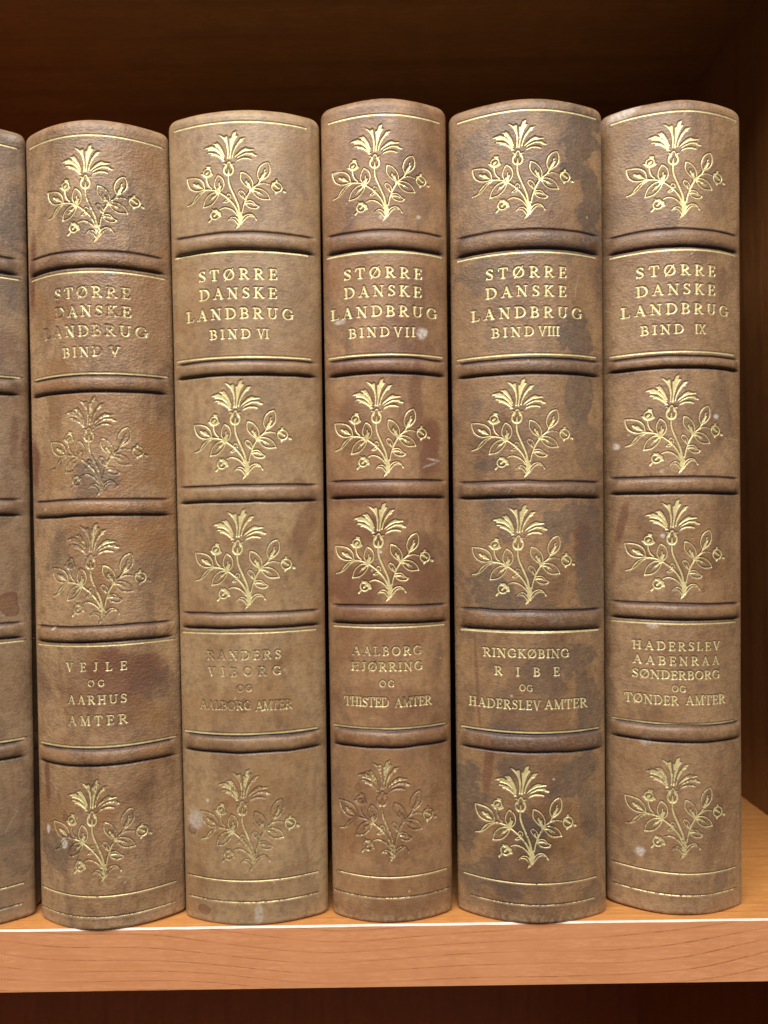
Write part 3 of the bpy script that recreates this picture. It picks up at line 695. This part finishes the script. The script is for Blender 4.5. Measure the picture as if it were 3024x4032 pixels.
        ch[names[kd]][m] = np.maximum(t, v * amt)
    if look['blot'] > 0:
        n = vnoise(rng, X + 400, Z, .13, 5, .55)
        side = .75 + .25 * sstep(-.2, .6, Fx)
        ch['ink'] = np.maximum(ch['ink'], sstep(.605, .655, n * (.93 + .09 * side)) * look['blot'])
    n = vnoise(rng, X + 700, Z, .07, 4, .5)
    ch['amber'] = np.maximum(ch['amber'], sstep(.56, .74, n) * look['amber'])
    n = vnoise(rng, X + 900, Z * .6, .10, 4, .55)
    ch['burnish'] = np.maximum(ch['burnish'], sstep(.52, .72, n) * look['burn'])
    # fine scratches
    for _ in range(9):
        x0, z0, a_ = rng.uniform(-20, 20), rng.uniform(8, 258), rng.normal(1.57 if rng.random() < .5 else 0., .5); l_ = rng.uniform(2, 9)
        D = np.full(Z.shape, 9.); m = (np.abs(X - x0) < 12) & (np.abs(Z - z0) < 12); dd = D[m]
        sd_stroke(dd, X[m], Z[m], curve([(x0, z0), (x0 + l_ * .5 * math.cos(a_) + rng.uniform(-.4, .4), z0 + l_ * .5 * math.sin(a_)), (x0 + l_ * math.cos(a_), z0 + l_ * math.sin(a_))]), [.06] * 11)
        D[m] = dd
        q_ = 'chalk' if rng.random() < .6 else 'ink'
        ch[q_] = np.maximum(ch[q_], sstep(.16, -.02, D) * rng.uniform(.12, .35) * (.4 + vnoise(rng, X + 50, Z, .8, 2)))
    # small drops
    for _ in range(look['drops']):
        cx, cz = rng.uniform(-20, 20), rng.uniform(10, 255); r0 = rng.uniform(.4, 1.3)
        d = np.hypot(X - cx, (Z - cz) / rng.uniform(1, 1.7)) / r0 + fine * .3
        ch['rust'] = np.maximum(ch['rust'], sstep(1.1, .85, d) * rng.uniform(.15, .45))
    for _ in range(7):
        cx, cz = rng.uniform(-21, 21), rng.uniform(5, 262); r0 = rng.uniform(.25, .5)
        d = np.hypot(X - cx, Z - cz) / r0 + fine * .5
        ch['chalk'] = np.maximum(ch['chalk'], sstep(1.1, .6, d) * rng.uniform(.3, .7))
    rub = np.maximum(np.maximum(sstep(5., .6, Z), sstep(H - 4.5, H - .8, Z) * .8), sstep(.90, .97, xe) * .35)
    rub = np.maximum(rub, rubs)
    ch['burnish'] = np.maximum(ch['burnish'], bandm * look.get('dye', .6) * (.5 + vnoise(rng, X + 33, Z, .12, 3)))
    ch['scuff'] = np.clip(rub * look['scuff'], 0, 1)
    # ---- faces
    jj, ii = np.meshgrid(np.arange(nr - 1), np.arange(ncol - 1), indexing='ij')
    idx = (jj * ncol + ii)
    quads = np.stack([idx, idx + 1, idx + ncol + 1, idx + ncol], -1)
    zmid = (zr[:-1] + zr[1:]) / 2; fmid = (f[:-1] + f[1:]) / 2
    owner = np.zeros(idx.shape, int)
    for q, (a, b) in enumerate(band_rows):
        owner[np.ix_((zmid < a) & (zmid > b), np.abs(fmid) < .955)] = q + 1
    PV = P.reshape(-1, 3) / 1e3; NV = Nn.reshape(-1, 3)
    chv = {q: v.ravel() for q, v in ch.items()}; chv['tool_shade'] = np.clip(tool_shade, 0, 1).ravel()
    for q in range(len(band_rows) + 1):
        Q = quads[owner == q].reshape(-1, 4)
        ids, inv = np.unique(Q.ravel(), return_inverse=True); inv = inv.ravel()
        flat = inv; sizes = np.full(len(Q), 4, np.int32)
        V = PV[ids]; nrm = NV[ids]
        if q == 0:   # close head and foot with a turned-in cap
            lut = np.full(nr * ncol, -1); lut[ids] = np.arange(len(ids))
            top = lut[(nr - 1) * ncol + np.arange(ncol)]; bot = lut[np.arange(ncol)[::-1]]
            flat = np.concatenate([flat, top, bot]); sizes = np.concatenate([sizes, [ncol, ncol]])
        nmn = 'spine' if q == 0 else 'raised_band'
        me = mesh_np(nmn, V, flat, sizes)
        for a_, v_ in chv.items(): attr_np(me, a_, v_[ids])
        if q == 0:
            sm = np.ones(len(sizes), bool); sm[-2:] = False
            me.polygons.foreach_set('use_smooth', sm)
            ln_ = nrm[flat]; ln_[-2 * ncol:-ncol] = (0, 0, 1); ln_[-ncol:] = (0, 0, -1)
            me.normals_split_custom_set(ln_.astype(np.float32))
        else:
            me.normals_split_custom_set_from_vertices(nrm.astype(np.float32))
        link(nmn, me, MAT, root)
    # ---- gold, laid in the impressions
    fr_ok = np.nonzero((np.abs(f) < .985) & (np.abs(np.arange(ncol) - ncol / 2) < ncol * .46))[0]
    fo = f[fr_ok]
    for nm, Fd, wear, dep in pieces:
        U, Vv, flat, sizes = marching(Fd.D)
        x = Fd.x0 + U * Fd.h; z = Fd.z0 + Vv * Fd.h
        rj = np.interp(z, zr, np.arange(nr)); fx = np.clip(x / (hw0 + dhw * z), -.975, .975)
        ci = np.interp(fx, fo, fr_ok)
        j0 = np.clip(rj.astype(int), 0, nr - 2); i0 = np.clip(ci.astype(int), 0, ncol - 2)
        a = (rj - j0)[:, None]; b = (ci - i0)[:, None]
        def bil(A): return (A[j0, i0] * (1 - b) + A[j0, i0 + 1] * b) * (1 - a) + (A[j0 + 1, i0] * (1 - b) + A[j0 + 1, i0 + 1] * b) * a
        p = bil(P) + bil(Nn) * .035
        wv = np.full(len(x), wear)
        big = vnoise(rng, x + 60, z, .14, 2) - .5
        wv = wv + big * .5 * min(wear * 2.2, .8)
        # ink and rust stains eat the gold
        wv += .55 * bil(ch['ink'][..., None])[:, 0] * look.get('eat', .4)
        # gold lost towards the sides where the book is handled
        wv += .20 * sstep(.80, .97, np.abs(fx)) * (1 if nm == 'gilt_rule' else .3)
        for (wx0, wx1, wz0, wz1, amt) in look.get('lost', []):
            wv += amt * sstep(wx0 - 2, wx0 + 2, x) * sstep(wx1 + 2, wx1 - 2, x) * sstep(wz0 - 2, wz0 + 2, z) * sstep(wz1 + 2, wz1 - 2, z)
        me = mesh_np(nm, p / 1e3, flat, sizes)
        attr_np(me, 'wear', np.clip(wv, -.2, 1.4))
        link(nm, me, GOLD, root)
    # ---- boards and text block behind the spine
    yb = py[-1] - 1.
    for s in (-1, 1):
        pts = []
        for z in (1.2, H - 2.2):
            w_ = hw0 + dhw * z
            for y in (yb, DEPTH):
                xs_ = (s * (w_ - 1.5), s * (w_ - 4.4)) if s < 0 else (s * (w_ - 4.4), s * (w_ - 1.5))
                for x in xs_: pts.append((x / 1e3, y / 1e3, z / 1e3))
        o = hexa('cover_board', pts, MAT, root)
        bv = o.modifiers.new('bevel', 'BEVEL'); bv.width = .0008; bv.segments = 3
    pts = []
    for z in (4.5, H - 6.):
        w_ = hw0 + dhw * z - 4.6
        for y in (yb - 3., DEPTH - 4.):
            for x in (-w_, w_): pts.append((x / 1e3, y / 1e3, z / 1e3))
    hexa('page_block', pts, PAPER, root)
    return root

# ------------------------------------------------------------------ the bookcase
WOOD_FACE = veneer('cherry_edging', 0, 2, (.57, .255, .118), (.46, .19, .080), (.28, .092, .034), .0036, .42, 6.4, .17, (14., .045, .42), 1.0, 0.)
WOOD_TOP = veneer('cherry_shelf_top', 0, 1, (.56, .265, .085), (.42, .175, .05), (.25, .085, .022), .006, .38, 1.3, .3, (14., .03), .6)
WOOD_SIDE_SHADED = veneer('cherry_side_shaded', 2, 1, (.25, .104, .032), (.165, .062, .019), (.09, .03, .01), .014, .36, 5.7, .4, (12., .03), .6)  # cherry darkened so the dim interior is painted into the panels
WOOD_UNDER_SHADED = veneer('cherry_underside_shaded', 0, 1, (.235, .094, .027), (.155, .058, .016), (.09, .03, .009), .02, .45, 8.3, .4, (12., .03), .5)  # darker copy of the shelf cherry, shade of the underside in its colour
WOOD_BACK = veneer('cherry_back', 2, 0, (.34, .115, .048), (.24, .078, .033), (.13, .04, .015), .02, .45, 2.2, .3, (12., .03), .5)
PALE_EDGE = plain('pale_edge_strip', (.70, .56, .48), .45)

case = bpy.data.objects.new('bookcase', None); COL.objects.link(case)
case.location = (-.235, 0, -.42)
tag(case, 'cherry wood bookcase with a plain shelf board, holding the leather volumes', 'bookcase')
ox, oz = .235, .42          # parts are given in world metres and moved into the bookcase's frame
def cbox(name, x0, x1, y0, y1, z0, z1, mat, parent=None, bevel=0.):
    return box(name, x0 + ox, x1 + ox, y0, y1, z0 + oz, z1 + oz, mat, parent or case, bevel)
XR, XL, YB = .1653, -.635, .277
def shelf(z):
    b = cbox('shelf_board', XL + .0002, XR - .0002, .0007, YB - .0002, z - .0190, z, WOOD_TOP)
    cbox('edge_band', XL + .0002, XR - .0002, -.0001, .0006, z - .0195, z - .0004, WOOD_FACE, b)
    # the pale chamfer along the top front arris
    n = 160; v = []; fc = []
    rg = random.Random(4)
    for i in range(n + 1):      # slightly worn, so its width wanders
        x = XL + ox + (XR - .0002 - XL) * i / n; w = rg.uniform(-.00006, .00006)
        v += [(x, -.0001, z - .00036 + w + oz), (x, .00045 + w, z + .00008 + oz), (x, .00066, z + .00004 + oz), (x, .0005, z - .00036 + oz)]
        if i: a = 4 * (i - 1); fc += [(a, a + 4, a + 5, a + 1), (a + 1, a + 5, a + 6, a + 2), (a + 4, a, a + 3, a + 7)]
    me = bpy.data.meshes.new('edge_chamfer'); me.from_pydata(v, [], fc)
    link('edge_chamfer', me, PALE_EDGE, b)
    return b
shelf(0.)
up = shelf(.3739)
up.data.materials[0] = WOOD_UNDER_SHADED
cbox('side_panel', XR, XR + .019, .0012, YB + .004, -.42, .70, WOOD_SIDE_SHADED)
cbox('side_panel', XL - .019, XL, .0012, YB + .004, -.42, .70, WOOD_SIDE_SHADED)
cbox('back_panel', XL, XR, YB, YB + .004, -.42, .70, WOOD_BACK)
bt = cbox('base_board', XL + .0002, XR - .0002, .0012, YB - .0002, -.42, -.401, WOOD_TOP)
cbox('top_board', XL + .0002, XR - .0002, .0012, YB - .0002, .681, .70, WOOD_TOP)

# ------------------------------------------------------------------ the volumes
def look(**k):
    d = dict(light=(0.280, 0.175, 0.095), mid=(0.205, 0.121, 0.064), deep=(0.115, 0.064, 0.038), grain=.42, mottle=.6, blot=0., amber=.25, burn=.35, drops=10, scuff=.6,
             rule_wear=[0, 0, 0, .05, .05, .3, .45], fl_wear=[0, 0, .1, .35], title_wear=0., place_wear=.3)
    d.update(k); return d
LOOKS = {
 'IV': look(seed=11, burn=.3, light=(0.235, 0.153, 0.089), mid=(0.172, 0.110, 0.066), label='dark grey mottled leather volume cut off at the photo edge, beside BIND V', blot=.3, amber=.2, grain=.45),
 'V': look(seed=23, light=(0.313, 0.198, 0.107), mid=(0.228, 0.135, 0.073), label='wrinkled leather volume lettered BIND V, much gold rubbed off, dark blot near foot', grain=.75, amber=.6, burn=.4, drops=14,
           rule_wear=[.0, .05, 0, .15, .15, .3, .45], fl_wear=[.20, .50, .44, .38], title_wear=.42, place_wear=.3,
           lost=[(-19, -9, 191, 205, .22), (-3, 14, 222, 240, .24)]),
 'VI': look(seed=37, light=(0.302, 0.200, 0.107), mid=(0.236, 0.147, 0.076), label='plain pale tan leather volume lettered BIND VI with worn RANDERS VIBORG lines below', burn=.25, amber=.35, grain=.32, mottle=.4,
            fl_wear=[0, .05, .18, .46], title_wear=-.05, place_wear=.50),
 'VII': look(seed=41, label='narrow reddish brown leather volume lettered BIND VII with a pale round spot beside the numeral', burn=.5, dye=.75, grain=.36,
             light=(0.278, 0.161, 0.082), mid=(0.203, 0.110, 0.054), fl_wear=[.16, .10, .25, .58], title_wear=.02, place_wear=.40),
 'VIII': look(seed=59, label='leather volume lettered BIND VIII, heavily blotched with blue-grey ink-like stains', blot=.30, amber=.08, burn=.4, dye=.8, grain=.55, eat=.12,
              light=(0.261, 0.157, 0.079), mid=(0.184, 0.106, 0.054), fl_wear=[0, .03, .1, .32], title_wear=0., place_wear=.1),
 'IX': look(seed=73, label='right-hand end volume of brown leather lettered BIND IX, next to the bare shelf space', burn=.4, grain=.55, amber=.2, fl_wear=[.02, .03, .06, .34],
            title_wear=.03, place_wear=.2),
}
for key in ('IV', 'V', 'VI', 'VII', 'VIII', 'IX'):
    build_book(key, BOOKS[key], LOOKS[key])
